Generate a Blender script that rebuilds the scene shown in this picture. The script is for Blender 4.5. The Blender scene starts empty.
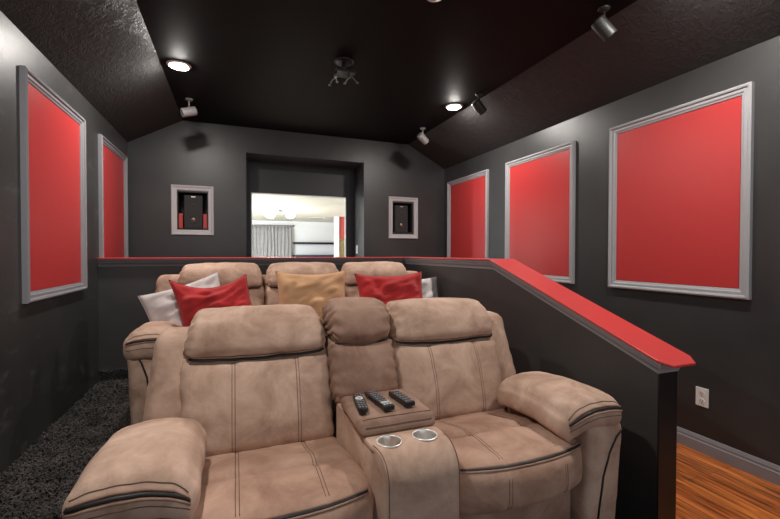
import bpy, bmesh, math, random
from mathutils import Vector, Matrix, noise
random.seed(7)
SC = bpy.context.scene
COL = SC.collection
PI = math.pi
H = 1.275

# ------------------------------------------------------------------ materials
def new_mat(name):
    m = bpy.data.materials.new(name); m.use_nodes = True
    nt = m.node_tree; b = nt.nodes['Principled BSDF']
    return m, nt, b
def plain(name, col, rough=.6, metal=0, bump=0, scale=200, spec=.5, sheen=0, coat=0):
    m, nt, b = new_mat(name)
    b.inputs['Base Color'].default_value = (*col, 1)
    b.inputs['Roughness'].default_value = rough
    b.inputs['Metallic'].default_value = metal
    b.inputs['Specular IOR Level'].default_value = spec
    b.inputs['Sheen Weight'].default_value = sheen
    b.inputs['Coat Weight'].default_value = coat
    if bump:
        add_bump(nt, b, scale, bump)
    return m
def tex_coord(nt, scale=(1, 1, 1), rot=(0, 0, 0), gen='Object'):
    tc = nt.nodes.new('ShaderNodeTexCoord'); mp = nt.nodes.new('ShaderNodeMapping')
    mp.inputs['Scale'].default_value = scale; mp.inputs['Rotation'].default_value = rot
    nt.links.new(tc.outputs[gen], mp.inputs['Vector'])
    return mp.outputs['Vector']
def add_bump(nt, b, scale, strength, detail=4, dist=.002, kind='noise'):
    v = tex_coord(nt)
    n = nt.nodes.new('ShaderNodeTexNoise'); n.inputs['Scale'].default_value = scale; n.inputs['Detail'].default_value = detail
    nt.links.new(v, n.inputs['Vector'])
    bp = nt.nodes.new('ShaderNodeBump'); bp.inputs['Strength'].default_value = strength; bp.inputs['Distance'].default_value = dist
    nt.links.new(n.outputs['Fac'], bp.inputs['Height']); nt.links.new(bp.outputs['Normal'], b.inputs['Normal'])
def ramp(nt, stops):
    r = nt.nodes.new('ShaderNodeValToRGB'); e = r.color_ramp.elements
    e[0].position, e[0].color = stops[0][0], (*stops[0][1], 1)
    e[1].position, e[1].color = stops[1][0], (*stops[1][1], 1)
    for p, c in stops[2:]:
        k = e.new(p); k.color = (*c, 1)
    return r

def suede(name, lo, mid, hi):
    m, nt, b = new_mat(name)
    v = tex_coord(nt)
    n = nt.nodes.new('ShaderNodeTexNoise'); n.inputs['Scale'].default_value = 5.5; n.inputs['Detail'].default_value = 7; n.inputs['Roughness'].default_value = .62
    n.inputs['Distortion'].default_value = .6
    nt.links.new(v, n.inputs['Vector'])
    r = ramp(nt, [(.3, lo), (.72, hi), (.5, mid)])
    nt.links.new(n.outputs['Fac'], r.inputs['Fac'])
    nt.links.new(r.outputs['Color'], b.inputs['Base Color'])
    b.inputs['Roughness'].default_value = .82
    b.inputs['Specular IOR Level'].default_value = .25
    b.inputs['Sheen Weight'].default_value = .25; b.inputs['Sheen Roughness'].default_value = .5
    b.inputs['Sheen Tint'].default_value = (*hi, 1)
    n2 = nt.nodes.new('ShaderNodeTexNoise'); n2.inputs['Scale'].default_value = 38; n2.inputs['Detail'].default_value = 6
    nt.links.new(v, n2.inputs['Vector'])
    bp = nt.nodes.new('ShaderNodeBump'); bp.inputs['Strength'].default_value = .35; bp.inputs['Distance'].default_value = .006
    nt.links.new(n2.outputs['Fac'], bp.inputs['Height']); nt.links.new(bp.outputs['Normal'], b.inputs['Normal'])
    return m

def wall_paint(name, col, rough, bump=.25, scale=60, spec=.5, scuff=False):
    m, nt, b = new_mat(name)
    v = tex_coord(nt)
    n = nt.nodes.new('ShaderNodeTexNoise'); n.inputs['Scale'].default_value = 2.3; n.inputs['Detail'].default_value = 6
    nt.links.new(v, n.inputs['Vector'])
    a = tuple(c*.85 for c in col); h = tuple(c*1.15 for c in col)
    r = ramp(nt, [(.35, a), (.65, h)])
    nt.links.new(n.outputs['Fac'], r.inputs['Fac'])
    out = r.outputs['Color']
    if scuff:
        v2 = tex_coord(nt, scale=(1, 2.2, 5), rot=(.5, 0, 0))
        n2 = nt.nodes.new('ShaderNodeTexNoise'); n2.inputs['Scale'].default_value = 1.9; n2.inputs['Detail'].default_value = 9; n2.inputs['Roughness'].default_value = .7
        nt.links.new(v2, n2.inputs['Vector'])
        r3 = ramp(nt, [(.57, (0, 0, 0)), (.75, (.55, .55, .55))]); nt.links.new(n2.outputs['Fac'], r3.inputs['Fac'])
        mx = nt.nodes.new('ShaderNodeMix'); mx.data_type = 'RGBA'; mx.inputs['B'].default_value = (.16, .155, .155, 1)
        nt.links.new(r3.outputs['Color'], mx.inputs['Factor']); nt.links.new(out, mx.inputs['A']); out = mx.outputs['Result']
    nt.links.new(out, b.inputs['Base Color'])
    b.inputs['Roughness'].default_value = rough; b.inputs['Specular IOR Level'].default_value = spec
    add_bump(nt, b, scale, bump, 5, .003)
    return m

def knockdown(name, col):
    m, nt, b = new_mat(name)
    v = tex_coord(nt)
    b.inputs['Base Color'].default_value = (*col, 1)
    b.inputs['Roughness'].default_value = .5; b.inputs['Specular IOR Level'].default_value = .26
    n = nt.nodes.new('ShaderNodeTexNoise'); n.inputs['Scale'].default_value = 11; n.inputs['Detail'].default_value = 3; n.inputs['Distortion'].default_value = 1.6
    nt.links.new(v, n.inputs['Vector'])
    w = nt.nodes.new('ShaderNodeTexVoronoi'); w.feature = 'DISTANCE_TO_EDGE'; w.inputs['Scale'].default_value = 22
    mx = nt.nodes.new('ShaderNodeMix'); mx.data_type = 'VECTOR'; mx.inputs['Factor'].default_value = .18
    nt.links.new(v, mx.inputs['A']); nt.links.new(n.outputs['Color'], mx.inputs['B']); nt.links.new(mx.outputs['Result'], w.inputs['Vector'])
    r = ramp(nt, [(.0, (0, 0, 0)), (.16, (1, 1, 1))])
    nt.links.new(w.outputs['Distance'], r.inputs['Fac'])
    ml = nt.nodes.new('ShaderNodeMath'); ml.operation = 'MULTIPLY'
    r2 = ramp(nt, [(.42, (0, 0, 0)), (.58, (1, 1, 1))]); nt.links.new(n.outputs['Fac'], r2.inputs['Fac'])
    nt.links.new(r.outputs['Color'], ml.inputs[0]); nt.links.new(r2.outputs['Color'], ml.inputs[1])
    bp = nt.nodes.new('ShaderNodeBump'); bp.inputs['Strength'].default_value = .4; bp.inputs['Distance'].default_value = .0045
    nt.links.new(ml.outputs[0], bp.inputs['Height']); nt.links.new(bp.outputs['Normal'], b.inputs['Normal'])
    return m

def wood_floor(name):
    m, nt, b = new_mat(name)
    v = tex_coord(nt, rot=(0, 0, PI/2))
    br = nt.nodes.new('ShaderNodeTexBrick')
    br.inputs['Scale'].default_value = 1; br.inputs['Brick Width'].default_value = 1.1; br.inputs['Row Height'].default_value = .085
    br.inputs['Mortar Size'].default_value = .0012; br.inputs['Color1'].default_value = (.64, .205, .052, 1); br.inputs['Color2'].default_value = (.43, .115, .028, 1)
    br.inputs['Mortar'].default_value = (.05, .015, .005, 1); br.offset = .37
    nt.links.new(v, br.inputs['Vector'])
    v2 = tex_coord(nt, scale=(26, 2.2, 1))
    n = nt.nodes.new('ShaderNodeTexNoise'); n.inputs['Scale'].default_value = 1.6; n.inputs['Detail'].default_value = 8; n.inputs['Distortion'].default_value = .7
    nt.links.new(v2, n.inputs['Vector'])
    r = ramp(nt, [(.36, (.38, .36, .34)), (.66, (1.5, 1.4, 1.25))])
    nt.links.new(n.outputs['Fac'], r.inputs['Fac'])
    mx = nt.nodes.new('ShaderNodeMix'); mx.data_type = 'RGBA'; mx.blend_type = 'MULTIPLY'; mx.inputs['Factor'].default_value = 1
    nt.links.new(br.outputs['Color'], mx.inputs['A']); nt.links.new(r.outputs['Color'], mx.inputs['B'])
    nt.links.new(mx.outputs['Result'], b.inputs['Base Color'])
    b.inputs['Roughness'].default_value = .33
    return m

def woven(name, col, scale=420, var=.12, rough=.9, sheen=.2):
    m, nt, b = new_mat(name)
    v = tex_coord(nt)
    n = nt.nodes.new('ShaderNodeTexNoise'); n.inputs['Scale'].default_value = 9; n.inputs['Detail'].default_value = 6
    nt.links.new(v, n.inputs['Vector'])
    r = ramp(nt, [(.35, tuple(c*(1-var) for c in col)), (.65, tuple(c*(1+var) for c in col))])
    nt.links.new(n.outputs['Fac'], r.inputs['Fac']); nt.links.new(r.outputs['Color'], b.inputs['Base Color'])
    b.inputs['Roughness'].default_value = rough; b.inputs['Sheen Weight'].default_value = sheen
    b.inputs['Specular IOR Level'].default_value = .2
    add_bump(nt, b, scale, .35, 3, .002)
    return m

def emis(name, col, s):
    m, nt, b = new_mat(name)
    b.inputs['Base Color'].default_value = (.8, .8, .8, 1)
    b.inputs['Emission Color'].default_value = (*col, 1); b.inputs['Emission Strength'].default_value = s
    return m

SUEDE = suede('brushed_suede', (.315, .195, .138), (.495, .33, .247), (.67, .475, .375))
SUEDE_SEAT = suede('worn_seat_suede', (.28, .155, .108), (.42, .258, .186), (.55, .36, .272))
SUEDE_DK = suede('brown_and_shaded_suede', (.21, .122, .087), (.31, .19, .138), (.41, .265, .20))  # also carries the painted shade of the centre back
STITCH = plain('brown_thread', (.13, .075, .052), .8)
PIPE = plain('dark_piping', (.018, .014, .013), .5)
WALL = wall_paint('charcoal_wall_paint', (.036, .0355, .036), .41, .2, 70)
WALLP = wall_paint('charcoal_low_wall_paint', (.048, .0455, .0455), .5, .15, 70)
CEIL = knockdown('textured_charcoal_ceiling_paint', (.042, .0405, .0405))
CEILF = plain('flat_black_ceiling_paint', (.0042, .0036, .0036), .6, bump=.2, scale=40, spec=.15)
REDP = plain('red_panel_fabric', (.50, .040, .040), .36, bump=.22, scale=160, spec=.5)
REDCAP = plain('red_gloss_paint', (.60, .05, .048), .38, bump=.05, scale=60)
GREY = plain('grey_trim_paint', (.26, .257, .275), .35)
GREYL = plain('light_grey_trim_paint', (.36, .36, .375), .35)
GREYM = plain('mid_grey_trim_paint', (.30, .30, .32), .4)
GREYD = plain('dark_grey_trim_paint', (.15, .145, .155), .4)
WOOD = wood_floor('orange_wood_planks')
CARPET = plain('black_carpet_backing', (.016, .014, .014), .95, bump=.8, scale=120)
PILE = woven('black_carpet_yarn', (.055, .046, .042), 300, .5, .9, .3)
BLACK = plain('black_plastic', (.012, .012, .013), .35)
BLACKM = plain('black_matt', (.010, .010, .010), .7)
GREYBODY = plain('dark_grey_metal', (.020, .0195, .0195), .5, 0)
GRILLE = plain('speaker_grille', (.028, .027, .027), .75, bump=.6, scale=500)
CHROME = plain('brushed_steel', (.85, .83, .80), .36, 1)
CHROMED = plain('dull_chrome', (.32, .32, .32), .3, 1)
WHITEPL = plain('white_plastic', (.78, .76, .73), .4)
WHITEP = plain('white_wall_paint', (.78, .79, .80), .6)
CREAM = plain('cream_ceiling_paint', (.78, .76, .67), .7)
REDWALL = plain('red_wall_paint', (.50, .09, .08), .6)
CURT = woven('grey_curtain_cloth', (.27, .265, .265), 300, .08)
GOLD = plain('gilt_frame', (.40, .26, .07), .4, .4)
ARTM = plain('ochre_canvas', (.22, .17, .08), .7)
NAVY = plain('navy_lacquer', (.03, .05, .085), .4)
P_RED = woven('red_linen', (.45, .028, .03), 300, .15)
P_WHITE = woven('off_white_linen', (.62, .575, .56), 300, .07)
P_YEL = woven('mustard_linen', (.60, .345, .185), 300, .1)
LAMP = emis('led_diffuser', (1, .945, .885), 640)
GLOBE = emis('glowing_globe', (1, .92, .80), 150)
BTN = plain('grey_button', (.24, .24, .25), .5)
BTNW = plain('pale_button', (.62, .62, .62), .5)
BTNR = plain('red_button', (.5, .05, .04), .5)

# ------------------------------------------------------------------ helpers
def link(name, bm, mat, parent=None, smooth=True, bevel=0):
    bmesh.ops.recalc_face_normals(bm, faces=bm.faces)
    me = bpy.data.meshes.new(name); bm.to_mesh(me); bm.free()
    me.materials.append(mat)
    if smooth:
        for p in me.polygons: p.use_smooth = True
    o = bpy.data.objects.new(name, me); COL.objects.link(o)
    if parent: o.parent = parent
    if bevel:
        md = o.modifiers.new('bevel', 'BEVEL'); md.width = bevel; md.segments = 2; md.limit_method = 'ANGLE'; md.angle_limit = .6
    if smooth and bevel == 0:
        md = None
    return o
def flat(name, bm, mat, parent=None, bevel=0):
    return link(name, bm, mat, parent, False, bevel)
def struct(o):
    o['kind'] = 'structure'; return o
def thing(name, label, cat, loc=(0, 0, 0), rot=(0, 0, 0), group=None):
    o = bpy.data.objects.new(name, None); COL.objects.link(o)
    o.empty_display_size = .05
    o.location = loc; o.rotation_euler = rot; tag(o, label, cat, group); return o
def tag(o, label, cat, group=None):
    o['label'] = label; o['category'] = cat
    if group: o['group'] = group
    return o
def dup(root, loc, rot, label):
    r = root.copy(); COL.objects.link(r); r.location = loc; r.rotation_euler = rot; r['label'] = label
    for ch in list(root.children):
        c = ch.copy(); COL.objects.link(c); c.parent = r
        for g in ch.children:
            d = g.copy(); COL.objects.link(d); d.parent = c
    return r
def box(bm, x0, x1, y0, y1, z0, z1):
    vs = [bm.verts.new(p) for p in ((x0,y0,z0),(x1,y0,z0),(x1,y1,z0),(x0,y1,z0),(x0,y0,z1),(x1,y0,z1),(x1,y1,z1),(x0,y1,z1))]
    for f in ((0,3,2,1),(4,5,6,7),(0,1,5,4),(1,2,6,5),(2,3,7,6),(3,0,4,7)): bm.faces.new([vs[i] for i in f])
    return vs
def bbox(*a):
    bm = bmesh.new(); box(bm, *a); return bm
def prism(bm, poly, fn, a, b):
    """poly: list of 2D points; fn(p, t) -> 3D; extruded from t=a to t=b"""
    A = [bm.verts.new(fn(p, a)) for p in poly]; B = [bm.verts.new(fn(p, b)) for p in poly]
    n = len(poly)
    bm.faces.new(A); bm.faces.new(B[::-1])
    for i in range(n): bm.faces.new((A[i], A[(i+1) % n], B[(i+1) % n], B[i]))
def tube(bm, pts, r, n=6, closed=False):
    pts = [Vector(p) for p in pts]; rings = []; N = len(pts)
    up = None
    for i, p in enumerate(pts):
        if closed: t = pts[(i+1) % N]-pts[i-1]
        else: t = pts[min(i+1, N-1)]-pts[max(i-1, 0)]
        t.normalize()
        if up is None:
            up = Vector((0, 0, 1)) if abs(t.z) < .9 else Vector((1, 0, 0))
        a = (up - t*up.dot(t)).normalized(); b = t.cross(a); up = a
        rr = r[i] if isinstance(r, (list, tuple)) else r
        rings.append([bm.verts.new(p+a*rr*math.cos(2*PI*k/n)+b*rr*math.sin(2*PI*k/n)) for k in range(n)])
    M = N if closed else N-1
    for i in range(M):
        A, B = rings[i], rings[(i+1) % N]
        for k in range(n): bm.faces.new((A[k], A[(k+1) % n], B[(k+1) % n], B[k]))
    if not closed:
        bm.faces.new(rings[0][::-1]); bm.faces.new(rings[-1])
def lathe(bm, prof, c=(0, 0, 0), n=32, mat=None):
    rings = []
    for r, z in prof:
        if r < 1e-6: ring = [bm.verts.new(Vector((0, 0, z)))]
        else: ring = [bm.verts.new(Vector((r*math.cos(2*PI*k/n), r*math.sin(2*PI*k/n), z))) for k in range(n)]
        rings.append(ring)
    for A, B in zip(rings, rings[1:]):
        if len(A) == 1 and len(B) == 1: continue
        for k in range(n):
            if len(A) == 1: bm.faces.new((A[0], B[k], B[(k+1) % n]))
            elif len(B) == 1: bm.faces.new((A[k], A[(k+1) % n], B[0]))
            else: bm.faces.new((A[k], A[(k+1) % n], B[(k+1) % n], B[k]))
    M = Matrix.Translation(c) @ (mat or Matrix())
    for ring in rings:
        for v in ring: v.co = M @ v.co
def sstep(a, b, x):
    t = max(0, min(1, (x-a)/(b-a))); return t*t*(3-2*t)

class Cushion:
    """soft box: rounded edges, bulged faces, lumps, grooves along seams, gathers at the ends"""
    def __init__(s, c, h, r, bulge=(0, 0, 0), lump=.004, grooves=(), cross=(), gather=0, gfreq=85, deform=None, step=.017, seed=0, pinch=0, rx=None):
        s.c, s.h, s.r, s.bulge, s.lump, s.grooves, s.cross = Vector(c), h, r, bulge, lump, grooves, cross
        s.k = r/rx if rx else 1.0
        s.gather, s.gfreq, s.deform, s.step, s.seed, s.pinch = gather, gfreq, deform, step, Vector((seed*7.3, seed*3.1, seed*1.7)), pinch
    def S(s, x, y, z, off=0):
        K = s.k
        h, r = (s.h[0]*K, s.h[1], s.h[2]), s.r
        p = Vector((x*K, y, z))
        q = Vector([max(-(h[i]-r), min(h[i]-r, p[i])) for i in range(3)])
        d = p-q
        nrm = d.normalized() if d.length > 1e-9 else Vector((0, 0, 1))
        o = q+nrm*r
        o.x /= K; h = s.h; p.x = x
        u = [max(-1, min(1, p[i]/h[i])) for i in range(3)]
        fx = (1-u[0]**4); fy = (1-u[1]**4); fz = (1-u[2]**4)
        o.x += nrm.x*s.bulge[0]*(1-u[1]**2)*(1-u[2]**2)
        o.y += nrm.y*s.bulge[1]*(1-u[0]**2)*(1-u[2]**2)
        o.z += nrm.z*s.bulge[2]*(1-u[0]**2)*(1-u[1]**2)
        L = noise.noise((o+s.seed)*9)*s.lump+noise.noise((o+s.seed)*23)*s.lump*.45
        for gx, gd in s.grooves:
            L -= gd*math.exp(-((p.x-gx)/.014)**2)*(1 if (nrm.y < -.5 or nrm.z > .5) else 0)
        for gy, gd in s.cross:
            L -= gd*math.exp(-((p.y-gy)/.022)**2)*max(0, nrm.z)
        if s.gather:
            e = math.exp(-(h[0]-abs(p.x))/.045)
            L += s.gather*e*math.sin(p.z*s.gfreq+p.y*s.gfreq*.6+3*noise.noise((o+s.seed)*14))
        o += nrm*(L+off)
        o += s.c
        if s.deform: o = s.deform(o, u)
        return o
    def bm(s):
        bm = bmesh.new(); h = s.h
        n = [max(4, int(round(2*h[i]/s.step))) for i in range(3)]
        # concentrate samples toward edges slightly
        def g(i, k): 
            t = -1+2*k/n[i]; return h[i]*t
        cache = {}
        def V(i, j, k):
            key = (i, j, k)
            if key not in cache: cache[key] = bm.verts.new(s.S(g(0, i), g(1, j), g(2, k)))
            return cache[key]
        for i in range(n[0]):
            for j in range(n[1]):
                for k in (0, n[2]): bm.faces.new((V(i,j,k), V(i+1,j,k), V(i+1,j+1,k), V(i,j+1,k)))
        for i in range(n[0]):
            for k in range(n[2]):
                for j in (0, n[1]): bm.faces.new((V(i,j,k), V(i+1,j,k), V(i+1,j,k+1), V(i,j,k+1)))
        for j in range(n[1]):
            for k in range(n[2]):
                for i in (0, n[0]): bm.faces.new((V(i,j,k), V(i,j+1,k), V(i,j+1,k+1), V(i,j,k+1)))
        return bm
    def path(s, pts, off=.0005):
        return [s.S(*p, off=off) for p in pts]
def lin(a, b, n): return [a+(b-a)*i/(n-1) for i in range(n)]
def seam(o, paths, name='stitching', r=.0014, mat=None):
    for p in paths:
        bm = bmesh.new(); tube(bm, p, r, 5); link(name, bm, mat or STITCH, o)
def soft(name, cu, mat, parent):
    return link(name, cu.bm(), mat, parent)

# ------------------------------------------------------------------ room shell
XL, XR, D = -1.08, 2.8, 5.13
YF = -2.3
ZW, ZC = 2.475, 2.775
FX1, FX2 = -.543, 2.232
struct(flat('floor', bbox(XL-.1, XR+.1, YF, D+.1, -.1, 0), WOOD))
bm = bmesh.new()
prism(bm, [(XL-.12, YF), (XL, YF), (XL, D+.12), (XL-.12, D+.12)], lambda p, t: (p[0], p[1], t), 0, ZW+.1); struct(flat('wall_left', bm, wall_paint('scuffed_charcoal_paint', (.036, .0355, .036), .41, .2, 70, .5, True)))
bm = bmesh.new(); box(bm, XR, XR+.12, YF, D+.12, 0, ZW+.1); struct(flat('wall_right', bm, WALL))
# ceiling: slope, flat, slope, subdivided along its length for bump coordinates
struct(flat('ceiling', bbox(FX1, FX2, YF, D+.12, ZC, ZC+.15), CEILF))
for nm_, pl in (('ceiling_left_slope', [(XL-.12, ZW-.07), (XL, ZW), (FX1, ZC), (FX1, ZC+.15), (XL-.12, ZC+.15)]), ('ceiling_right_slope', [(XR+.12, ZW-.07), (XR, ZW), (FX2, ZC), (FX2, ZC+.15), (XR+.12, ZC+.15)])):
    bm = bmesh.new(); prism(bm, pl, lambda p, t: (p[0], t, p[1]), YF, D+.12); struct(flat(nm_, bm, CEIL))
# back wall with two niches and an alcove
AX0, AX1, AZ = .129, 1.597, 2.474
NL = (-.607, -.290, 1.548, 1.975); NR = (2.003, 2.301, 1.556, 1.973)
bm = bmesh.new()
y0, y1 = D, D+.12
for x0, x1, segs in ((XL, NL[0], [(0, ZW)]), (NL[0], NL[1], [(0, NL[2]), (NL[3], ZW)]), (NL[1], AX0, [(0, ZW)]),
                     (AX1, NR[0], [(0, ZW)]), (NR[0], NR[1], [(0, NR[2]), (NR[3], ZW)]), (NR[1], XR, [(0, ZW)])):
    for a, b in segs: box(bm, x0, x1, y0, y1, a, b)
box(bm, AX0, AX1, y0, y1, AZ, ZW)
prism(bm, [(XL, ZW), (XR, ZW), (FX2, ZC), (FX1, ZC)], lambda p, t: (p[0], t, p[1]), y0, y1)
struct(flat('wall_back', bm, WALL))
# alcove behind the back wall, with the wide opening
YA = 5.60; OX0, OX1, OZ = .199, 1.480, 2.072
bm = bmesh.new()
box(bm, AX0-.1, AX0, y1, YA, 0, AZ+.1); box(bm, AX1, AX1+.1, y1, YA, 0, AZ+.1); box(bm, AX0-.1, AX1+.1, y1, YA, AZ, AZ+.1)
struct(flat('wall_alcove', bm, WALL))
bm = bmesh.new()
box(bm, -2.3, OX0, YA, YA+.04, 0, 2.7); box(bm, OX1, 4.3, YA, YA+.04, 0, 2.7); box(bm, OX0, OX1, YA, YA+.04, OZ, 2.7)
struct(flat('wall_doorway', bm, plain('dark_doorway_paint', (.03, .03, .033), .5)))
# painted lining of the opening
bm = bmesh.new()
box(bm, OX1-.012, OX1-.0005, YA+.004, YA+.043, 0, OZ-.001); box(bm, OX0+.0005, OX0+.012, YA+.004, YA+.043, 0, OZ-.001)
box(bm, OX0+.013, OX1-.013, YA+.004, YA+.043, OZ-.012, OZ-.0005)
struct(flat('trim_1', bm, WHITEP))

# ------------------------------------------------------------------ room beyond the opening
B0, B1 = YA+.04, 12.0
struct(flat('floor_beyond', bbox(-2.3, 4.3, B0, B1+.1, -.1, 0), plain('beige_floor', (.5, .46, .40), .8)))
struct(flat('ceiling_beyond', bbox(-2.3, 4.3, B0, B1+.1, 2.2, 2.3), CREAM))
struct(flat('wall_beyond', bbox(-2.3, 4.3, B1, B1+.1, 0, 2.2), WHITEP))
struct(flat('wall_beyond_left', bbox(-2.4, -2.3, B0, B1, 0, 2.2), WHITEP))
struct(flat('wall_beyond_right', bbox(4.3, 4.4, B0, B1, 0, 2.2), WHITEP))
struct(flat('wall_beyond_red', bbox(2.45, 4.3, 10.0, 10.1, 0, 2.2), REDWALL))
struct(flat('trim_2', bbox(2.36, 2.45, 9.96, 10.14, 0, 2.2), WHITEP))
# curtain
def curtain():
    root = thing('curtain', 'long grey pleated curtain hanging on a rod in the bright room beyond the doorway', 'curtain', (.9, 11.86, 0))
    bm = bmesh.new(); n = 150; rows = 12; V = []
    for j in range(rows+1):
        z = .04+2.0*j/rows; row = []
        for i in range(n+1):
            x = -.62+1.24*i/n
            a = .035*(1+.25*math.sin(i*.21))*(1-.35*j/rows)*.5*(1+.5*math.sin(i*.083+1))
            row.append(bm.verts.new((x+.01*math.sin(j*.7+i*.1), a*math.sin(2*PI*i/11.5+.35*math.sin(j*.5)), z)))
        V.append(row)
    for j in range(rows):
        for i in range(n): bm.faces.new((V[j][i], V[j][i+1], V[j+1][i+1], V[j+1][i]))
    o = link('drape', bm, CURT, root); s = o.modifiers.new('thickness', 'SOLIDIFY'); s.thickness = .004
    bm = bmesh.new(); tube(bm, [(-.66, 0, 2.06), (.66, 0, 2.06)], .012, 10)
    rod = link('curtain_rod', bm, GREYD, root)
    bm = bmesh.new(); lathe(bm, [(0, -.03), (.02, -.02), (.026, 0), (.02, .02), (0, .03)], (.68, 0, 2.06), 12)
    link('finial', bm, GREYD, rod)
    for x in (-.6, .6): flat('rod_bracket', bbox(x-.01, x+.01, 0, .14, 2.03, 2.05), GREYD, rod)
curtain()
# shelf + cabinet on the white far wall
tag(flat('wall_shelf', bbox(1.58, 2.9, 11.8, 12, 1.54, 1.595), BLACK), 'thin black shelf across the white wall beyond the doorway', 'shelf')
r_ = thing('sideboard', 'long navy sideboard below the black shelf in the bright room', 'cabinet', (2.2, 11.77, 0))
flat('carcass', bbox(-.62, .62, -.22, .22, .1, 1.19), NAVY, r_)
flat('cabinet_top', bbox(-.64, .64, -.24, .225, 1.19, 1.23), NAVY, r_, .004)
for x in (-.56, .52):
    for y in (-.18, .16): flat('leg', bbox(x, x+.04, y, y+.04, 0, .1), NAVY, r_)
for x in (-.6, .01):
    d = flat('cabinet_door', bbox(x, x+.59, -.24, -.222, .13, 1.16), NAVY, r_, .003)
    bm = bmesh.new(); lathe(bm, [(0, 0), (.008, .004), (.014, .014), (0, .022)], (x+(.55 if x < 0 else .04), -.24, .7), 12, Matrix.Rotation(PI/2, 4, 'X'))
    link('knob', bm, CHROMED, d)
# framed picture on the red wall
r_ = thing('framed_picture', 'small gilt framed picture on the red wall seen through the doorway', 'picture', (2.545, 10, 1.12))
def frame_bm(fn, s0, s1, z0, z1, prof):
    bm = bmesh.new(); loops = []
    for w, h in prof:
        loops.append([bm.verts.new(fn(s, z, h)) for s, z in ((s0+w, z0+w), (s1-w, z0+w), (s1-w, z1-w), (s0+w, z1-w))])
    for A, B in zip(loops, loops[1:]+loops[:1]):
        for k in range(4): bm.faces.new((A[k], A[(k+1) % 4], B[(k+1) % 4], B[k]))
    return bm
flat('picture_frame', frame_bm(lambda s, z, h: (s, -h, z), -.085, .085, 0, .52, [(0, 0), (0, .02), (.012, .028), (.025, .018), (.03, 0)]), GOLD, r_)
flat('canvas', bbox(-.056, .056, -.012, 0, .03, .49), ARTM, r_)
# ceiling light with two globes
r_ = thing('ceiling_lamp', 'glowing two globe ceiling lamp in the bright room beyond the doorway', 'lamp', (.905, 8.85, 2.2))
bm = bmesh.new(); lathe(bm, [(0, 0), (.1, 0), (.1, -.015), (.03, -.03), (0, -.03)], n=24); link('canopy', bm, CHROMED, r_)
bm = bmesh.new(); tube(bm, [(-.2, .06, -.03), (0, 0, -.035), (.2, -.06, -.03)], .012, 8); link('arm', bm, CHROMED, r_)
for s in (-1, 1):
    bm = bmesh.new(); lathe(bm, [(0, .0), (.05, -.01), (.085, -.05), (.09, -.085), (.07, -.13), (0, -.155)], (s*.2, -s*.06, -.03), 20)
    link('globe_shade', bm, GLOBE, r_)
r_ = thing('ceiling_vent', 'small white vent in the cream ceiling beyond the doorway', 'vent', (2.0, 10.6, 2.2))
flat('vent_frame', bbox(-.2, .2, -.12, .12, -.015, 0), WHITEPL, r_, .004)
for k in range(4): flat('slat', bbox(-.17, .17, -.09+k*.05, -.06+k*.05, -.022, -.0155), GREY, r_)

ld = bpy.data.lights.new('far_room_fill', 'AREA'); ld.shape = 'RECTANGLE'; ld.size = 2.4; ld.size_y = 1.3; ld.energy = 420; ld.color = (.86, .94, 1)  # added area light to brighten the far room; no window is built there
lo_ = bpy.data.objects.new('far_room_fill', ld); COL.objects.link(lo_); lo_.location = (-2.2, 7.6, 1.25); lo_.rotation_euler = (0, -PI/2, .75)
# light switch on the alcove's right reveal
r_ = thing('light_switch', 'white light switch plate on the lit right side of the alcove', 'switch', (AX1, 5.45, 1.33))
flat('switch_plate', bbox(-.006, 0, -.036, .036, -.058, .058), WHITEPL, r_, .002)
flat('toggle', bbox(-.016, -.006, -.006, .006, -.012, .012), WHITEPL, r_, .001)

# ------------------------------------------------------------------ low partition wall with red cap
PX0, PX1 = 1.748, 1.866
PY0, PYB, PY1 = 1.24, 2.455, 4.07
RZ = .189                      # platform height
ZT = 1.224                     # underside of cap on level part
SL = (1.243-.822)/(2.44-1.198)
def zcap(y): return ZT if y >= PYB else ZT-(PYB-y)*SL
bm = bmesh.new()
prism(bm, [(PY0, 0), (PY1+.12, 0), (PY1+.12, ZT), (PYB, ZT), (PY0, zcap(PY0))], lambda p, t: (t, p[0], p[1]), PX0, PX1)
struct(flat('wall_partition_side', bm, WALLP))
bm = bmesh.new(); box(bm, XL, PX0-.0005, PY1, PY1+.12, 0, ZT); struct(flat('wall_partition_back', bm, WALLP))
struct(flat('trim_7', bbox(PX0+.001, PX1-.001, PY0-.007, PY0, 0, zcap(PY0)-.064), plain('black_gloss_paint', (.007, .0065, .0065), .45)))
# red cap boards
CT = .011
bm = bmesh.new()
cx0, cx1 = PX0-.045, PX1+.055
def capstrip(bm, x0, x1, ya, yb, za, zb, t):
    vs = [bm.verts.new(p) for p in ((x0, ya, za), (x1, ya, za), (x1, yb, zb), (x0, yb, zb), (x0, ya, za+t), (x1, ya, za+t), (x1, yb, zb+t), (x0, yb, zb+t))]
    for f in ((0,3,2,1),(4,5,6,7),(0,1,5,4),(1,2,6,5),(2,3,7,6),(3,0,4,7)): bm.faces.new([vs[i] for i in f])
ye = PY0-.075
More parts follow.
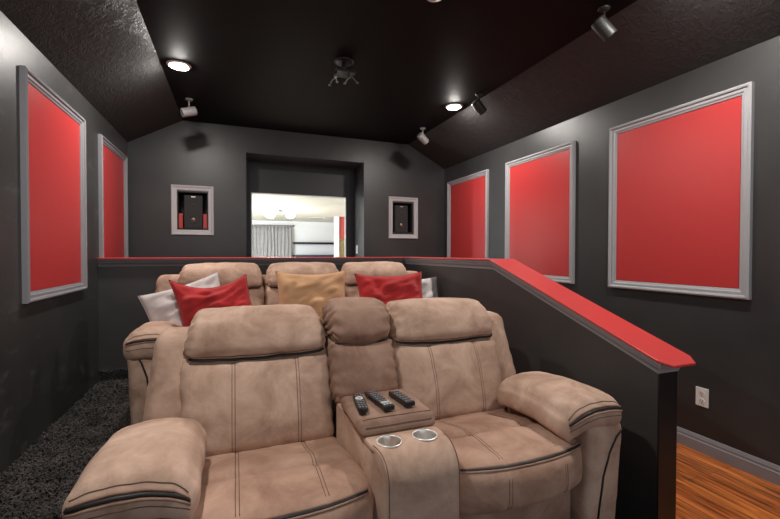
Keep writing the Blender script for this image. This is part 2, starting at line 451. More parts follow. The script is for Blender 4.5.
# level + sloping board with clipped corners at the low end
ch = .05
top = [(cx0, PY1+.165), (cx1, PY1+.165), (cx1, PYB), (cx1, ye+ch), (cx1-ch*.8, ye), (cx0+ch*.8, ye), (cx0, ye+ch), (cx0, PYB)]
A = [bm.verts.new((x, y, zcap(y)+CT)) for x, y in top]; B = [bm.verts.new((x, y, zcap(y))) for x, y in top]
lvl = [0, 1, 2, 7]; slp = [7, 2, 3, 4, 5, 6]
for L_ in (lvl, slp):
    bm.faces.new([A[i] for i in L_]); bm.faces.new([B[i] for i in L_[::-1]])
for i in range(8):
    j = (i+1) % 8
    bm.faces.new((A[i], B[i], B[j], A[j]))
struct(flat('trim_3', bm, REDCAP, bevel=.003))
bm = bmesh.new(); box(bm, XL, cx0-.0005, PY1-.045, PY1+.165, ZT, ZT+CT); struct(flat('trim_4', bm, REDCAP, bevel=.003))
# grey moulding under the cap
prof = [(0, 0), (.034, 0), (.034, -.014), (.026, -.02), (.022, -.034), (.012, -.046), (.008, -.058), (.008, -.064), (0, -.064)]
bm = bmesh.new()
def mould(bm, prof, pos):
    rings = [[bm.verts.new(fn(w, h)) for w, h in prof] for fn in pos]
    n = len(prof)
    for A, B in zip(rings, rings[1:]):
        for k in range(n): bm.faces.new((A[k], A[(k+1) % n], B[(k+1) % n], B[k]))
    bm.faces.new(rings[0]); bm.faces.new(rings[-1][::-1])
mould(bm, prof, [lambda w, h: (PX0-w, PY1-w, ZT+h), lambda w, h: (PX0-w, PYB, ZT+h), lambda w, h: (PX0-w, PY0-w, zcap(PY0-w)+h),
                 lambda w, h: (PX1+w, PY0-w, zcap(PY0-w)+h), lambda w, h: (PX1+w, PYB, ZT+h), lambda w, h: (PX1+w, PY1+.12, ZT+h)])
struct(flat('trim_5', bm, GREY))
bm = bmesh.new()
mould(bm, prof, [lambda w, h: (XL, PY1-w, ZT+h), lambda w, h: (PX0-w, PY1-w, ZT+h)])
struct(flat('trim_6', bm, GREYD))
# baseboards
def base_prof(fn, a, b, hgt=.105, th=.016):
    bm = bmesh.new()
    prism(bm, [(0, 0), (th, 0), (th, hgt*.62), (th*.72, hgt*.68), (th*.72, hgt*.8), (th*.4, hgt*.95), (th*.25, hgt), (0, hgt)], fn, a, b)
    return bm
struct(flat('baseboard_right', base_prof(lambda p, t: (XR-p[0], t, p[1]), YF, D), GREYM))
struct(flat('baseboard_partition', base_prof(lambda p, t: (t, PY1-p[0], RZ+p[1]), XL, PX0), BLACKM))
struct(flat('baseboard_back', base_prof(lambda p, t: (t, D-p[0], p[1]), PX1+.3, XR-.02), GREYD))

struct(flat('floor_carpet', bbox(XL, PX0, YF, 2.045, 0, .006), CARPET))
# platform (riser) and shag carpet
RY0 = 2.045
struct(flat('floor_platform', bbox(XL, PX0, RY0, PY1, 0, RZ-.012), CARPET))
bm = bmesh.new()
def tuft(bm, x, y, z, hgt):
    a = random.uniform(0, 2*PI); w = random.uniform(.003, .006); l = random.uniform(.3, 1.1)*hgt
    d = Vector((math.cos(a), math.sin(a), 0)); s = Vector((-d.y, d.x, 0))
    b = Vector((x, y, z))
    p = [b-s*w, b+s*w, b+d*l*.35+Vector((0, 0, hgt*.7))+s*w*.9, b+d*l*.35+Vector((0, 0, hgt*.7))-s*w*.9, b+d*l+Vector((0, 0, hgt*.82))]
    v = [bm.verts.new(q) for q in p]
    bm.faces.new((v[0], v[1], v[2], v[3])); bm.faces.new((v[3], v[2], v[4]))
for i in range(23000):
    x = random.uniform(XL+.004, -.25); y = random.uniform(RY0-.005, PY1-.02)
    if y > 2.85 and x > -.555: continue
    hh = random.uniform(.014, .03)*(1+.35*noise.noise(Vector((x*9, y*9, 0))))
    tuft(bm, x, y, RZ-.013, hh)
for i in range(2500):
    x = random.uniform(-.25, PX0-.01); y = random.uniform(2.22, 2.8)
    tuft(bm, x, y, RZ-.013, random.uniform(.014, .025))
for i in range(2600):
    x = random.uniform(XL+.004, -.3); tuft(bm, x, PY1-.017, RZ+random.uniform(.0, .085), random.uniform(.008, .016))
o = flat('carpet_pile', bm, PILE); o['kind'] = 'stuff'; tag(o, 'black shag carpet pile on the raised platform along the left wall', 'carpet')

# ------------------------------------------------------------------ framed red wall panels
FPROF = [(0, 0), (0, .026), (.010, .033), (.019, .030), (.024, .021), (.040, .021), (.046, .015), (.056, .012), (.060, .004), (.060, 0)]
def wall_panel(side, s0, s1, z0, z1, label):
    sc = (s0+s1)/2; x = XR if side == 'R' else XL; sg = -1 if side == 'R' else 1
    r = thing('wall_panel', label, 'panel', (x, sc, z0), group='framed red wall panels')
    fn = lambda s, z, h: (sg*h, s-sc, z-z0)
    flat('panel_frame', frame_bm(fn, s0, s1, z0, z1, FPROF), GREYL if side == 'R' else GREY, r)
    bm = bmesh.new(); a, b = sorted((0, sg*.008))
    box(bm, a, b, s0+.061-sc, s1-.061-sc, .061, z1-z0-.061)
    flat('red_insert', bm, REDP, r)
    return r
ZT_, ZB_ = 2.266, 1.008
wall_panel('R', 1.437, 2.385, ZB_, ZT_, 'largest framed red panel on the right wall, above the power outlet')
wall_panel('R', 2.745, 3.705, ZB_, ZT_, 'middle framed red panel of the right wall, behind the sloping red ledge')
wall_panel('R', 4.045, 5.0, ZB_, ZT_, 'framed red panel at the far end of the right wall, in the back corner')
wall_panel('L', 2.76, 3.70, .998, 2.285, 'tall framed red panel on the left wall nearest the camera')
wall_panel('L', 4.10, 4.97, .998, 2.285, 'framed red panel at the far end of the left wall, behind the red ledge')

# outlet
r_ = thing('power_outlet', 'white double power outlet low on the dark right wall', 'outlet', (XR, 1.693, .355))
flat('cover_plate', bbox(-.006, 0, -.038, .038, -.060, .060), WHITEPL, r_, .002)
for s in (-1, 1):
    bm = bmesh.new(); 
    bmw = bmesh.new(); lathe(bmw, [(0, 0), (.016, 0), (.016, .003), (0, .0035)], (-.006, 0, s*.025), 20, Matrix.Rotation(-PI/2, 4, 'Y'))
    soc = flat('socket', bmw, plain('socket_face', (.70, .67, .63), .5), r_)
    bm.free()
    bm = bmesh.new()
    for yy in (-.006, .006): box(bm, -.0101, -.0094, yy-.0014, yy+.0014, s*.025-.001, s*.025+.008)
    box(bm, -.0101, -.0094, -.0022, .0022, s*.025-.010, s*.025-.006)
    flat('slot', bm, BLACKM, soc)

# ------------------------------------------------------------------ speaker niches in the back wall
def niche(nb, outer, low_red, label, depth):
    x0, x1, z0, z1 = nb; xc = (x0+x1)/2
    r = thing('niche_frame', label, 'frame', (xc, D, z0), group='speaker niches in the back wall')
    prof = [(0, 0), (0, .014), (.008, .022), (.02, .02), (.03, .013), (.05, .012), (.0595, .006), (.0595, 0)]
    flat('niche_moulding', frame_bm(lambda s, z, h: (s-xc, -h, z-z0), outer[0], outer[1], outer[2], outer[3], prof), plain('pale_grey_trim_paint', (.48, .47, .48), .4), r)
    bm = bmesh.new(); t = .01; a, b, c, d = x0-xc, x1-xc, 0, z1-z0
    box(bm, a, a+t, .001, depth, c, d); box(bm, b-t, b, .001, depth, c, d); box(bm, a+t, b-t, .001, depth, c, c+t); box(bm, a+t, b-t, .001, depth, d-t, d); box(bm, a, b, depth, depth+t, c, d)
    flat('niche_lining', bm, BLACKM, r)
    if low_red:
        for u0, u1 in ((a+t+.001, a+t+.042), (b-t-.042, b-t-.001)): flat('red_side_block', bbox(u0, u1, .03, depth-.01, t+.001, (z1-z0)*.42), RN, r, .004)  # red blocks on the lower niche sides only, black lining above
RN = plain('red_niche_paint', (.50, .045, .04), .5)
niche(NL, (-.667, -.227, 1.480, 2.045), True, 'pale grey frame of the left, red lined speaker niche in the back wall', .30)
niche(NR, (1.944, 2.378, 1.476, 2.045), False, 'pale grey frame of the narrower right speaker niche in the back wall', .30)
def speaker(x, y, z, w, h, label):
    r = thing('bookshelf_speaker', label, 'speaker', (x, y, z), group='speakers in the back wall niches')
    flat('cabinet', bbox(-w/2, w/2, .02, .22, 0, h), BLACK, r, .004)
    g = flat('grille', bbox(-w/2+.004, w/2-.004, 0, .0195, .004, h-.004), GRILLE, r, .005)
    bm = bmesh.new(); rot = Matrix.Rotation(PI/2, 4, 'X')
    lathe(bm, [(.040, 0), (.046, .003), (.05, 0), (.04, -.0), ], (0, -.0005, h*.27), 28, rot); link('driver_ring', bm, GREYBODY, g)
    bm = bmesh.new(); lathe(bm, [(0, .006), (.012, .004), (.02, 0)], (0, -.0005, h*.27), 20, rot); link('dust_cap', bm, plain('copper_cone', (.35, .20, .15), .35, .6), g)
    bm = bmesh.new(); lathe(bm, [(0, .004), (.012, .003), (.018, 0)], (0, -.0005, h*.70), 20, rot); link('tweeter', bm, GREYBODY, g)
    flat('badge', bbox(-.022, .022, -.003, -.0003, h-.026, h-.016), CHROME, r, .001)
speaker(-.4455, 5.17, NL[2]+.0105, .20, .385, 'black bookshelf speaker in the left, red lined niche')
speaker(2.152, 5.17, NR[2]+.0105, .20, .375, 'black bookshelf speaker in the narrower right niche')

# ------------------------------------------------------------------ recessed ceiling lights
def downlight(x, y, label):
    r = thing('recessed_light', label, 'ceiling light', (x, y, ZC), group='round recessed ceiling lights')
    bm = bmesh.new(); lathe(bm, [(.062, 0), (.064, -.009), (.074, -.012), (.088, -.004), (.09, 0)], n=36); link('trim_ring', bm, WHITEPL, r)
    bm = bmesh.new(); lathe(bm, [(.0610, -.001), (.0605, -.008), (.054, -.015), (.040, -.021), (.020, -.0245), (0, -.0255)], n=36); link('diffuser', bm, LAMP, r)
downlight(-.411, 3.642, 'lit round recessed light at the left of the black ceiling')
downlight(2.095, 3.642, 'lit round recessed light at the right of the black ceiling')
downlight(-.411, 1.30, 'lit recessed light above the left arm of the front loveseat, out of frame')
downlight(2.095, 1.30, 'lit recessed light above the low end of the red ledge, out of frame')

# ------------------------------------------------------------------ small swivel fixtures on the ceiling
def swivel(loc, yaw, pitch, label, mat, drop=.085, size=1.0):
    r = thing('swivel_fixture', label, 'ceiling fixture', loc, group='small swivel ceiling fixtures')
    bm = bmesh.new(); lathe(bm, [(0, 0), (.034, 0), (.036, -.006), (.03, -.014), (.012, -.018), (0, -.018)], n=24); link('ceiling_plate', bm, mat, r)
    bm = bmesh.new(); tube(bm, [(0, 0, -.015), (0, 0, -drop)], .008, 10); st = link('stem', bm, mat, r)
    bm = bmesh.new(); lathe(bm, [(0, .015), (.012, .009), (.015, 0), (.012, -.009), (0, -.015)], (0, 0, -drop), 14); link('ball_joint', bm, mat, st)
    M = Matrix.Rotation(yaw, 4, 'Z') @ Matrix.Rotation(pitch, 4, 'Y')
    L = .135*size; R = .043*size
    bm = bmesh.new(); lathe(bm, [(0, -L*.5), (R*.8, -L*.5), (R*.96, -L*.46), (R, -L*.4), (R, L*.44), (R*.97, L*.5), (R*.86, L*.5), (R*.86, L*.45), (0, L*.45)], n=28)
    Mb = Matrix.Translation((0, 0, -drop-.038*size)) @ M @ Matrix.Rotation(PI/2, 4, 'Y')
    bmesh.ops.transform(bm, matrix=Mb, verts=bm.verts); bd = link('barrel', bm, mat, r)
    md = bd.modifiers.new('bevel', 'BEVEL'); md.width = .002; md.segments = 1; md.limit_method = 'ANGLE'
    bm = bmesh.new(); lathe(bm, [(0, L*.465), (R*.4, L*.463), (R*.85, L*.455)], n=24); bmesh.ops.transform(bm, matrix=Mb, verts=bm.verts); link('front_grille', bm, GRILLE, bd)
    bm = bmesh.new()
    for k in range(3):
        lathe(bm, [(R*.98, L*(-.3+.12*k)-.002), (R*1.05, L*(-.3+.12*k)), (R*.98, L*(-.3+.12*k)+.002)], n=28)
    bmesh.ops.transform(bm, matrix=Mb, verts=bm.verts); link('cooling_rib', bm, mat, bd)
LG = plain('light_grey_metal', (.22, .21, .21), .35)
swivel((-.411, 4.40, ZC), PI+.25, .35, 'pale small swivel fixture on a ceiling stem at far left, left of the doorway', LG)
swivel((2.107, 4.40, ZC), .35, .55, 'small swivel fixture hanging from the ceiling nearest the right back corner', LG)
swivel((2.15, 3.27, ZC), .1, .7, 'dark swivel fixture just right of the right lit recessed light', GREYBODY)
swivel((2.111, 1.86, ZC), -.4, .85, 'dark swivel fixture highest at the upper right, nearest the camera', GREYBODY)

# projector bracket + smoke detector
r_ = thing('projector_bracket', 'black ceiling bracket with bent chrome arms in the middle of the ceiling', 'bracket', (.80, 3.10, ZC))
bm = bmesh.new(); lathe(bm, [(0, 0), (.075, 0), (.078, -.008), (.06, -.014), (0, -.014)], n=28); link('ceiling_plate', bm, BLACK, r_)
bm = bmesh.new(); tube(bm, [(0, 0, -.01), (0, 0, -.085)], .017, 14); pl = link('pole', bm, BLACK, r_)
flat('bracket_head', bbox(-.07, .08, -.06, .06, -.105, -.08), BLACK, r_, .004)
for a, b, c in (((-.06, -.03, -.105), (-.085, -.04, -.13), (-.065, -.05, -.19)), ((.03, -.05, -.105), (.02, -.06, -.15), (-.01, -.07, -.20)), ((.07, .02, -.1), (.10, .03, -.12), (.11, .0, -.15)), ((-.04, .05, -.105), (-.07, .08, -.12), (-.09, .10, -.16))):
    bm = bmesh.new(); tube(bm, [a, b, c], [.006, .006, .0045], 8); m_ = link('arm', bm, CHROMED, r_)
    bm = bmesh.new(); lathe(bm, [(0, .006), (.011, .004), (.011, -.004), (0, -.006)], c, 12); link('screw_foot', bm, CHROMED, m_)
r_ = thing('smoke_detector', 'white smoke detector on the ceiling at the top edge of the picture', 'smoke detector', (1.075, 2.092, ZC))
bm = bmesh.new(); lathe(bm, [(0, 0), (.06, 0), (.06, -.012), (.052, -.03), (.03, -.036), (0, -.036)], n=32); link('housing', bm, WHITEPL, r_)
bm = bmesh.new(); lathe(bm, [(.02, -.0365), (.022, -.039), (0, -.04)], n=20); link('test_button', bm, GREY, r_)

# ------------------------------------------------------------------ reclining sofas
def dk(bm_paths): pass
def add_piping(obj, path_fn, xs, up):
    """black band between two suede welts. path_fn(x) -> (box point)"""
    cu, f = path_fn
    mid = [cu.S(*f(x, 0), off=.001) for x in xs]
    a = [cu.S(*f(x, up), off=.002) for x in xs]; b = [cu.S(*f(x, -up), off=.002) for x in xs]
    seam(obj, [mid], 'piping', .0068, PIPE)
    seam(obj, [a, b], 'welt', .0045, SUEDE_DK)

def make_sofa(root, seats, arms_out, dzb=0, console=None, seed=1, yb=.55, armz=0, padh=.066, inset=.004, wing_out=.04):
    """seats: list of (x0, x1) spans; local frame: x across, y back from the arm fronts, z up"""
    lean = .30
    zref = .46
    def leaner(o, u): 
        return Vector((o.x, o.y+(o.z-zref)*lean, o.z))
    W = arms_out
    bx0, bx1 = seats[0][0], seats[-1][1]
    # base, hidden under the seats
    flat('base', bbox(bx0+.01, bx1-.01, .10, .775, 0, .30), SUEDE_DK, root, .01)
    # back shell
    bm = bmesh.new()
    zt = .90+dzb
    prism(bm, [(yb+.20, .22), (yb+.235, .22), (yb+.25+(zt-zref)*lean, zt), (yb+.17+(zt-zref)*lean, zt)], lambda p, t: (t, p[0], p[1]), bx0-.08, bx1+.08)
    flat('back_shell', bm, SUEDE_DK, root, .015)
    k = seed
    for (x0, x1) in seats:
        k += 1
        xc = (x0+x1)/2; hw = (x1-x0)/2
        g = [(-.108*hw/.315, .006), (.158*hw/.315, .006)]
        # seat cushion
        def sdef(o, u, xc=xc, hw=hw):
            f = (1-u[0]**2)
            z = o.z-.018*sstep(.3, -.0, (o.y-.02)/.3)*0
            y = o.y-(.055*(1-abs(u[0])**2.4) if u[1] < 0 else 0)*min(1, -u[1])
            return Vector((o.x, y, z-.052*sstep(-.35, .8, u[1])*max(0, min(1, .5+.5*u[2]))))
        e_ = .024 if console and x1 == console[0] else 0
        cu = Cushion((xc+e_/2, .03+.29, .388), (hw-.002+e_/2, .29, .098), .055, (0, .02, .018), .005, [(a, .005) for a, _ in g], [(-.06, .014)], 0, deform=sdef, seed=k)
        seat = soft('seat', cu, SUEDE_SEAT, root)
        paths = []
        for gx, _ in g:
            for d in (-.006, .006):
                paths.append(cu.path([(gx+d, y, .098) for y in lin(.24, -.25, 26)]))
                paths.append(cu.path([(gx+d, -.29, z) for z in lin(.05, -.075, 9)]))
        seam(seat, paths)
        add_piping(seat, (cu, lambda x, u, hw=hw: (x, -.29+max(0, u)*.7, .098-max(0, -u)*.7-.0)), lin(-hw+.012, hw-.012, 34), .016)
        # lower back cushion
        hz0, hz1 = .395, .825+dzb
        cz = (hz0+hz1)/2; hh = (hz1-hz0)/2
        cu = Cushion((xc, yb+.115, cz), (hw+.002, .115, hh), .075, (0, .045, 0), .006, g, (), .004, 75, deform=leaner, seed=k+20, rx=.03)
        back = soft('backrest', cu, SUEDE, root)
        paths = [cu.path([(gx+d, -.115, z) for z in lin(hh*.86, -hh*.9, 22)]) for gx, _ in g for d in (-.006, .006)]
        seam(back, paths)
        # head roll
        rz0, rz1 = .785+dzb, 1.0+dzb
        cz = (rz0+rz1)/2; hh = (rz1-rz0)/2
        def rdef(o, u, xc=xc, hw=hw, cz=cz):
            s = 1-.07*sstep(-1, 1, u[2])
            return leaner(Vector((xc+(o.x-xc)*s, o.y, o.z-.014*abs(u[0])**4*max(0, u[2])+.018*abs(u[0])**2.5*max(0, -u[2]))), u)
        cu = Cushion((xc, yb+.098, cz), (hw-.006, .125, hh+.006), .088, (0, .022, .006), .006, (), (), .005, 95, deform=rdef, seed=k+40, rx=.05)
        roll = soft('headrest', cu, SUEDE, root)
        p = [cu.S(x, -.105, -hh*.93, off=.003) for x in lin(-hw+.03, hw-.03, 30)]
        seam(roll, [p], 'piping', .006, PIPE)
        p = [cu.S(x, -.122, -hh*.80, off=.001) for x in lin(-hw+.03, hw-.03, 30)]
        seam(roll, [p], 'stitching', .0017)
    # side wings of the back
    for s in (-1, 1):
        xe = bx0 if s < 0 else bx1
        zw = .915+dzb
        hz = (zw-.30)/2
        def wdef(o, u, s=s, xe=xe):
            return leaner(Vector((o.x+s*.026*(-u[2]), o.y, o.z)), u)
        cu = Cushion((xe+s*wing_out, yb+.165, .30+hz), (.09, .11, hz), .04, (.012, .015, 0), .004, (), (), .0015, 70, deform=wdef, seed=k+60+s, rx=.03)
        wing = soft('back_wing', cu, SUEDE, root)
    # arms
    for s in (-1, 1):
        xo = s*W
        xi = bx0+.135 if s < 0 else bx1-.135
        aw = .165
        xc = xo-s*aw
        arm = bpy.data.objects.new('armrest', None)
        # arm body
        ib = bx0-.004 if s < 0 else bx1+.004       # inner face beside the seat
        bw = abs(xo-s*inset-ib)/2
        bc = (xo-s*inset+ib)/2
        def adef(o, u, s=s):
            out = max(0, s*u[0])
            t = sstep(.56, .0, o.z)
            return Vector((o.x-s*.012*t*out, o.y+.02*t*(1 if u[1] < 0 else 0), o.z))
        cu = Cushion((bc, .018+.37, .275), (bw, .37, .265), .025, (.006, .008, 0), .003, deform=adef, seed=k+80+s, step=.02)
        # body bottom rests on the floor
        body = soft('arm_body', cu, SUEDE, root)
        h = .27
        pts = [(s*bw*.92, .235), (s*bw*.5, .205), (s*bw*.1, .14), (-s*bw*.2, .05), (-s*bw*.32, -.05), (-s*bw*.35, -.16), (-s*bw*.45, -.235)]
        fine = []
        for (a0, b0), (a1, b1) in zip(pts, pts[1:]):
            for t in (0, .25, .5, .75): fine.append((a0+(a1-a0)*t, -.37, b0+(b1-b0)*t))
        fine.append((pts[-1][0], -.37, pts[-1][1]))
        seam(body, [cu.path(fine, .001)], 'piping', .0055, PIPE)
        # pad
        def pdef(o, u, s=s, xc=xc):
            inn = max(0, -s*u[0])
            z = o.z-.035*inn**2*(1+.5*max(0, -u[1]))-.014*sstep(.2, 1, s*u[0])
            z += .006-.028*((u[1]+.25)/1.25)**2
            z += armz
            return Vector((o.x, o.y-.0*u[2], z))
        cu = Cushion((xc, .262, .656-padh), (aw, .262, padh), min(.085, padh-.003), (.0, .012, .012), .005, (), (), 0, deform=pdef, seed=k+90+s, step=.015)
        # soft gathers just behind the front piping
        S0 = cu.S
        def Sg(x, y, z, off=0, S0=S0):
            e = math.exp(-((y+.20)/.045)**2)*(1 if z > 0 else .4)
            return S0(x, y, z, off)+Vector((0, 0, .0035*e*math.sin(x*95+2*math.sin(y*31))))
        cu.S = Sg
        pad = soft('arm_pad', cu, SUEDE, root)
        xs = lin(-aw+.004, aw-.004, 30)
        add_piping(pad, (cu, lambda x, u: (x, -.262, padh*.55+u)), xs, .013)
        seam(pad, [cu.path([(x, -.250, padh) for x in xs]), cu.path([(x, -.262, padh*.06) for x in xs])], 'stitching', .0016)
        bpy.data.objects.remove(arm)
    # centre console
    if console:
        x0, x1 = console; xc = (x0+x1)/2; hw = (x1-x0)/2
        prof = [(.56, .02), (.56, .585), (.075, .600)]
        R_ = .095; cyy, czz = .06, .600-R_
        for t in lin(PI/2, PI, 25): prof.append((cyy+R_*1.05*math.cos(t), czz+R_*math.sin(t)))
        prof += [(-.042, .40), (-.045, .25), (-.04, .02)]
        bm = bmesh.new(); prism(bm, prof, lambda p, t: (t, p[0], p[1]), x0+.004, x1-.004)
        tmp = link('console_body', bm, SUEDE, root, False, .012)
        cups = [(xc-.070, .085), (xc+.070, .085)]
        cut = bmesh.new()
        for cx, cy in cups: lathe(cut, [(0, .50), (.043, .50), (.043, .70), (0, .70)], (cx, cy, 0), 32)
        bmesh.ops.recalc_face_normals(cut, faces=cut.faces)
        me = bpy.data.meshes.new('cut'); cut.to_mesh(me); cut.free(); co = bpy.data.objects.new('cut', me); COL.objects.link(co)
        co.parent = root
        bo = tmp.modifiers.new('holes', 'BOOLEAN'); bo.operation = 'DIFFERENCE'; bo.object = co; bo.solver = 'EXACT'
        bpy.context.view_layer.update()
        dg = bpy.context.evaluated_depsgraph_get()
        nm = bpy.data.meshes.new_from_object(tmp.evaluated_get(dg)); tmp.modifiers.clear(); tmp.data = nm
        bpy.data.objects.remove(co)
        body = tmp
        for v in nm.vertices:
            if v.co.x < xc-.1: v.co.x += .026*sstep(.14, -.03, v.co.y)
        for p in nm.polygons: p.use_smooth = True
        nm.set_sharp_from_angle(angle=.5)
        pth = []
        for sx, k_ in ((x0+.012, .026), (x1-.012, 0)):
            pth.append([(sx+k_*sstep(.14, -.03, p[0]), p[0], p[1]+.001) for p in prof[2:28]]+[(sx+k_, p[0]-.001, p[1]) for p in prof[28:30]])
        seam(body, pth)
        for cx, cy in cups:
            bm = bmesh.new(); zt = .600
            lathe(bm, [(0, zt-.09), (.030, zt-.09), (.037, zt-.084), (.0395, zt-.02), (.0405, zt+.0005), (.042, zt+.003), (.047, zt+.003), (.049, zt+.0005), (.048, zt-.0005)], (cx, cy, 0), 40)
            link('cup_holder', bm, CHROME, root)
        cu = Cushion((xc, .316, .6215), (hw+.003, .153, .0265), .024, (0, 0, .010), .002, step=.014, seed=k+120,
                     deform=lambda o, u: Vector((o.x, o.y-(.018*(1 if u[2] < 0 else .25) if u[1] < -.2 else 0), o.z)))
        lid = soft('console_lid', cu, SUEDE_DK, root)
        seam(lid, [cu.path([(x, -.134, .0265) for x in lin(-hw+.015, hw-.015, 20)]), cu.path([(x, -.153, .004) for x in lin(-hw+.02, hw-.02, 20)])])
        # centre back; its shade is put into the colour by the darker suede
        hz0, hz1 = .56, .855; cz = (hz0+hz1)/2; hh = (hz1-hz0)/2
        cu = Cushion((xc, yb+.075, cz), (hw+.008, .13, hh), .07, (0, .03, 0), .006, (), (), .006, 110, deform=leaner, seed=k+130, step=.013, rx=.035)
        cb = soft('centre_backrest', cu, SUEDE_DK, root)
        cz = .922; hh = .112
        def cdef(o, u):
            return leaner(Vector((o.x, o.y, o.z+.035*abs(u[0])**2*max(0, -u[2])-.018*abs(u[0])**3*max(0, u[2]))), u)
        cu = Cushion((xc, yb+.065, cz), (hw+.003, .13, hh), .085, (0, .025, .006), .006, (), (), .007, 105, deform=cdef, seed=k+140, step=.013, rx=.04)
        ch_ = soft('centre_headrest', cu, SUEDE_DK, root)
        seam(ch_, [[cu.S(x, -.10, -hh*.94, off=.004) for x in lin(-hw+.02, hw-.02, 22)]], 'piping', .006, PIPE)

lo = thing('loveseat', 'tan suede reclining loveseat with a centre console, nearest the camera', 'sofa', (.575, 1.25, .006))
make_sofa(lo, [(-.795, -.150), (.160, .803)], 1.008, console=(-.150, .160), seed=3)
so = thing('sofa', 'tan suede three seat reclining sofa against the low wall, behind the loveseat', 'sofa', (.540, 2.82, RZ))
make_sofa(so, [(-.970, -.310), (-.307, .350), (.353, 1.010)], 1.185, dzb=-.004, seed=11, armz=-.05, padh=.1, inset=.03, wing_out=.068)

# ------------------------------------------------------------------ remotes on the console lid
def remote(x, y, z, yaw, w, l, style, label):
    r = thing('remote_control', label, 'remote control', (x, y, z), (0, 0, yaw), 'remote controls on the console lid')
    bm = bmesh.new(); n = 20; pts = []
    for i in range(n+1):
        t = -1+2*i/n
        ww = w/2*(1-.22*(abs(t)**3 if style == 'round' else 0)-.15*(t < -.1)*(style == 'waist')*math.sin(min(1, (-t-.1)/.9)*PI))
        if style == 'round' and abs(t) > .85: ww *= math.sqrt(max(0.05, 1-((abs(t)-.85)/.15)**2*.8))
        pts.append((ww, t*l/2))
    poly = [(a, b) for a, b in pts]+[(-a, b) for a, b in pts[::-1]]
    prism(bm, poly, lambda p, t: (p[0], p[1], t), 0, .019)
    body = flat('remote_body', bm, BLACK, r, .004)
    rows, cols = (8, 3) if style != 'short' else (6, 3)
    for i in range(rows):
        for j in range(cols):
            bx = (j-1)*w*.26; by = l*.40-i*l*.80/(rows-1)
            if style == 'round' and 2 <= i <= 3: continue
            m = BTN
            if style == 'waist' and i >= rows-2: m = BTNW
            if i == 0 and j == 0: m = BTNR
            bm = bmesh.new(); box(bm, bx-w*.085, bx+w*.085, by-.0045, by+.0045, .019, .0215)
            flat('button', bm, m, r, .0008)
    if style == 'round':
        bm = bmesh.new(); lathe(bm, [(.008, .019), (.009, .022), (.015, .022), (.016, .019)], (0, l*.12, 0), 20); link('ring_button', bm, BTNW, r)
    if style == 'waist':
        flat('display', bbox(-w*.36, w*.36, -l*.34, -l*.24, .0191, .0205), plain('pale_display', (.45, .5, .5), .2), r)
ZL = .667
remote(.466, 1.548, ZL, -.13, .044, .185, 'round', 'rounded black remote control, leftmost of the three on the console lid')
remote(.546, 1.548, ZL, .10, .048, .195, 'waist', 'longest black remote with a pale patch, between the two other remotes')
remote(.640, 1.535, ZL, .12, .044, .150, 'short', 'shortest black remote control, rightmost of the three on the console lid')

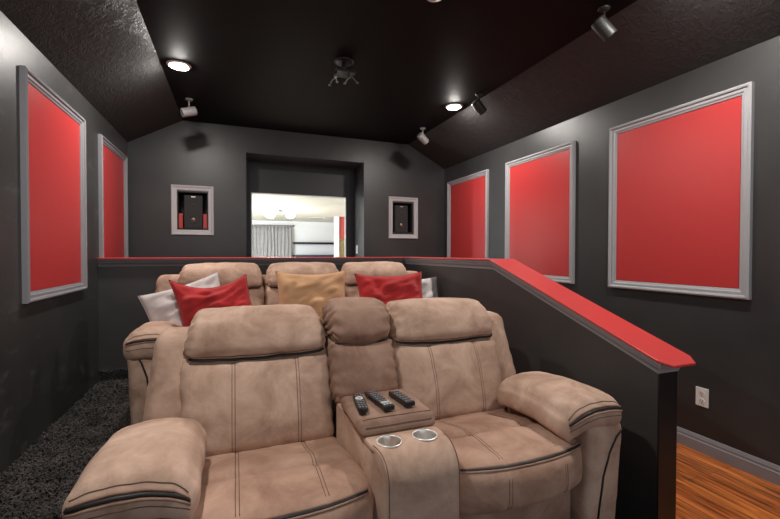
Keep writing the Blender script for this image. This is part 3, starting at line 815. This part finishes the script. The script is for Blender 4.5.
# ------------------------------------------------------------------ throw pillows
def pillow(loc, rot, w, h, t, mat, label, seed=0, sag=0.0, fold=.012, shear=0):
    bm = bmesh.new(); n = 36; sd = Vector((seed*5.1, seed*2.7, seed))
    sides = []
    for s in (1, -1):
        g = []
        for j in range(n+1):
            row = []
            for i in range(n+1):
                u = -1+2*i/n; v = -1+2*j/n
                x = u*w/2*(1-.09*(1-v*v)**1.0*abs(u)); z = v*h/2*(1-.09*(1-u*u)*abs(v))
                x -= shear*z
                z -= sag*(1-u*u)*sstep(-.3, 1, v)
                th = t/2*max(0, (1-u**2))**.5*max(0, (1-v**2))**.5
                wr = noise.noise(Vector((u*2.2, v*2.2, s*3))+sd)*fold*1.3+noise.noise(Vector((u*1.6+v*1.2, v*5.5-u*2.5, s*3))+sd)*fold*.7+noise.noise(Vector((u*3, v*12+u*5, s))+sd)*fold*.18
                # creases running in from the corners
                cr = math.sin((u*v)*9+2*noise.noise(Vector((u*2, v*2, 1))+sd))*.006*(abs(u*v))
                e = min(1, 4*(1-abs(u)))*min(1, 4*(1-abs(v)))
                row.append((x, -s*(th+(wr+cr)*e), z))
            g.append(row)
        sides.append(g)
    V = {}
    def vert(s, i, j):
        edge = i in (0, n) or j in (0, n)
        k = (0 if edge else s, i, j)
        if k not in V: V[k] = bm.verts.new(sides[s][j][i])
        return V[k]
    for s in (0, 1):
        for j in range(n):
            for i in range(n): bm.faces.new((vert(s, i, j), vert(s, i+1, j), vert(s, i+1, j+1), vert(s, i, j+1)))
    r = thing('throw_pillow', label, 'pillow', loc, rot, 'throw pillows on the back sofa')
    o = link('pillow_cover', bm, mat, r)
    bm = bmesh.new()
    path = [sides[0][0][i] for i in range(n+1)]+[sides[0][j][n] for j in range(1, n+1)]+[sides[0][n][i] for i in range(n-1, -1, -1)]+[sides[0][j][0] for j in range(n-1, 0, -1)]
    tube(bm, path, .0028, 5, closed=True); link('seam_edge', bm, mat, r)
pillow((-.300, 3.24, .812), (-.28, -.30, .10), .54, .52, .15, P_WHITE, 'off white pillow tipped over the left arm of the back sofa', 1, .0, .034)
pillow((-.112, 3.02, .865), (-.30, -.06, -.05), .50, .52, .17, P_RED, 'red pillow slumped at the left end of the back sofa, before an off white one', 2, .06, .034, .2)
pillow((.57, 3.16, .885), (-.27, .0, .0), .56, .52, .15, P_YEL, 'mustard yellow pillow in the middle of the back sofa', 3, .01, .024)
pillow((1.20, 3.06, .875), (-.28, -.01, .06), .61, .50, .15, P_RED, 'red pillow standing at the right end of the back sofa', 4, .012, .032)
pillow((1.505, 3.22, .845), (-.26, -.02, .12), .46, .44, .13, P_WHITE, 'off white pillow peeking out behind the red pillow at the sofa right end', 5, 0, .015)

# ------------------------------------------------------------------ world, camera, render view
w = bpy.data.worlds.new('world'); SC.world = w; w.use_nodes = True
bg = w.node_tree.nodes['Background']; bg.inputs['Color'].default_value = (.93, .96, 1, 1); bg.inputs['Strength'].default_value = .95

cam = bpy.data.cameras.new('camera'); co = bpy.data.objects.new('camera', cam); COL.objects.link(co)
cam.sensor_fit = 'HORIZONTAL'; cam.sensor_width = 36; cam.lens = 404.294/780*36; cam.clip_start = .02
yw, pt, ro = math.radians(20.982), math.radians(.871), math.radians(.075)
F = Vector((math.sin(yw)*math.cos(pt), math.cos(yw)*math.cos(pt), -math.sin(pt)))
R = Vector((math.cos(yw), -math.sin(yw), 0)); U = R.cross(F)
R, U = R*math.cos(ro)+U*math.sin(ro), -R*math.sin(ro)+U*math.cos(ro)
M = Matrix((R, U, -F)).transposed().to_4x4(); M.translation = (0, 0, H)
co.matrix_world = M
SC.camera = co
vs = SC.view_settings
SC.display_settings.display_device = 'sRGB'
vs.view_transform = 'Standard'; vs.look = 'None'; vs.exposure = .2; vs.gamma = 1; vs.use_curve_mapping = False
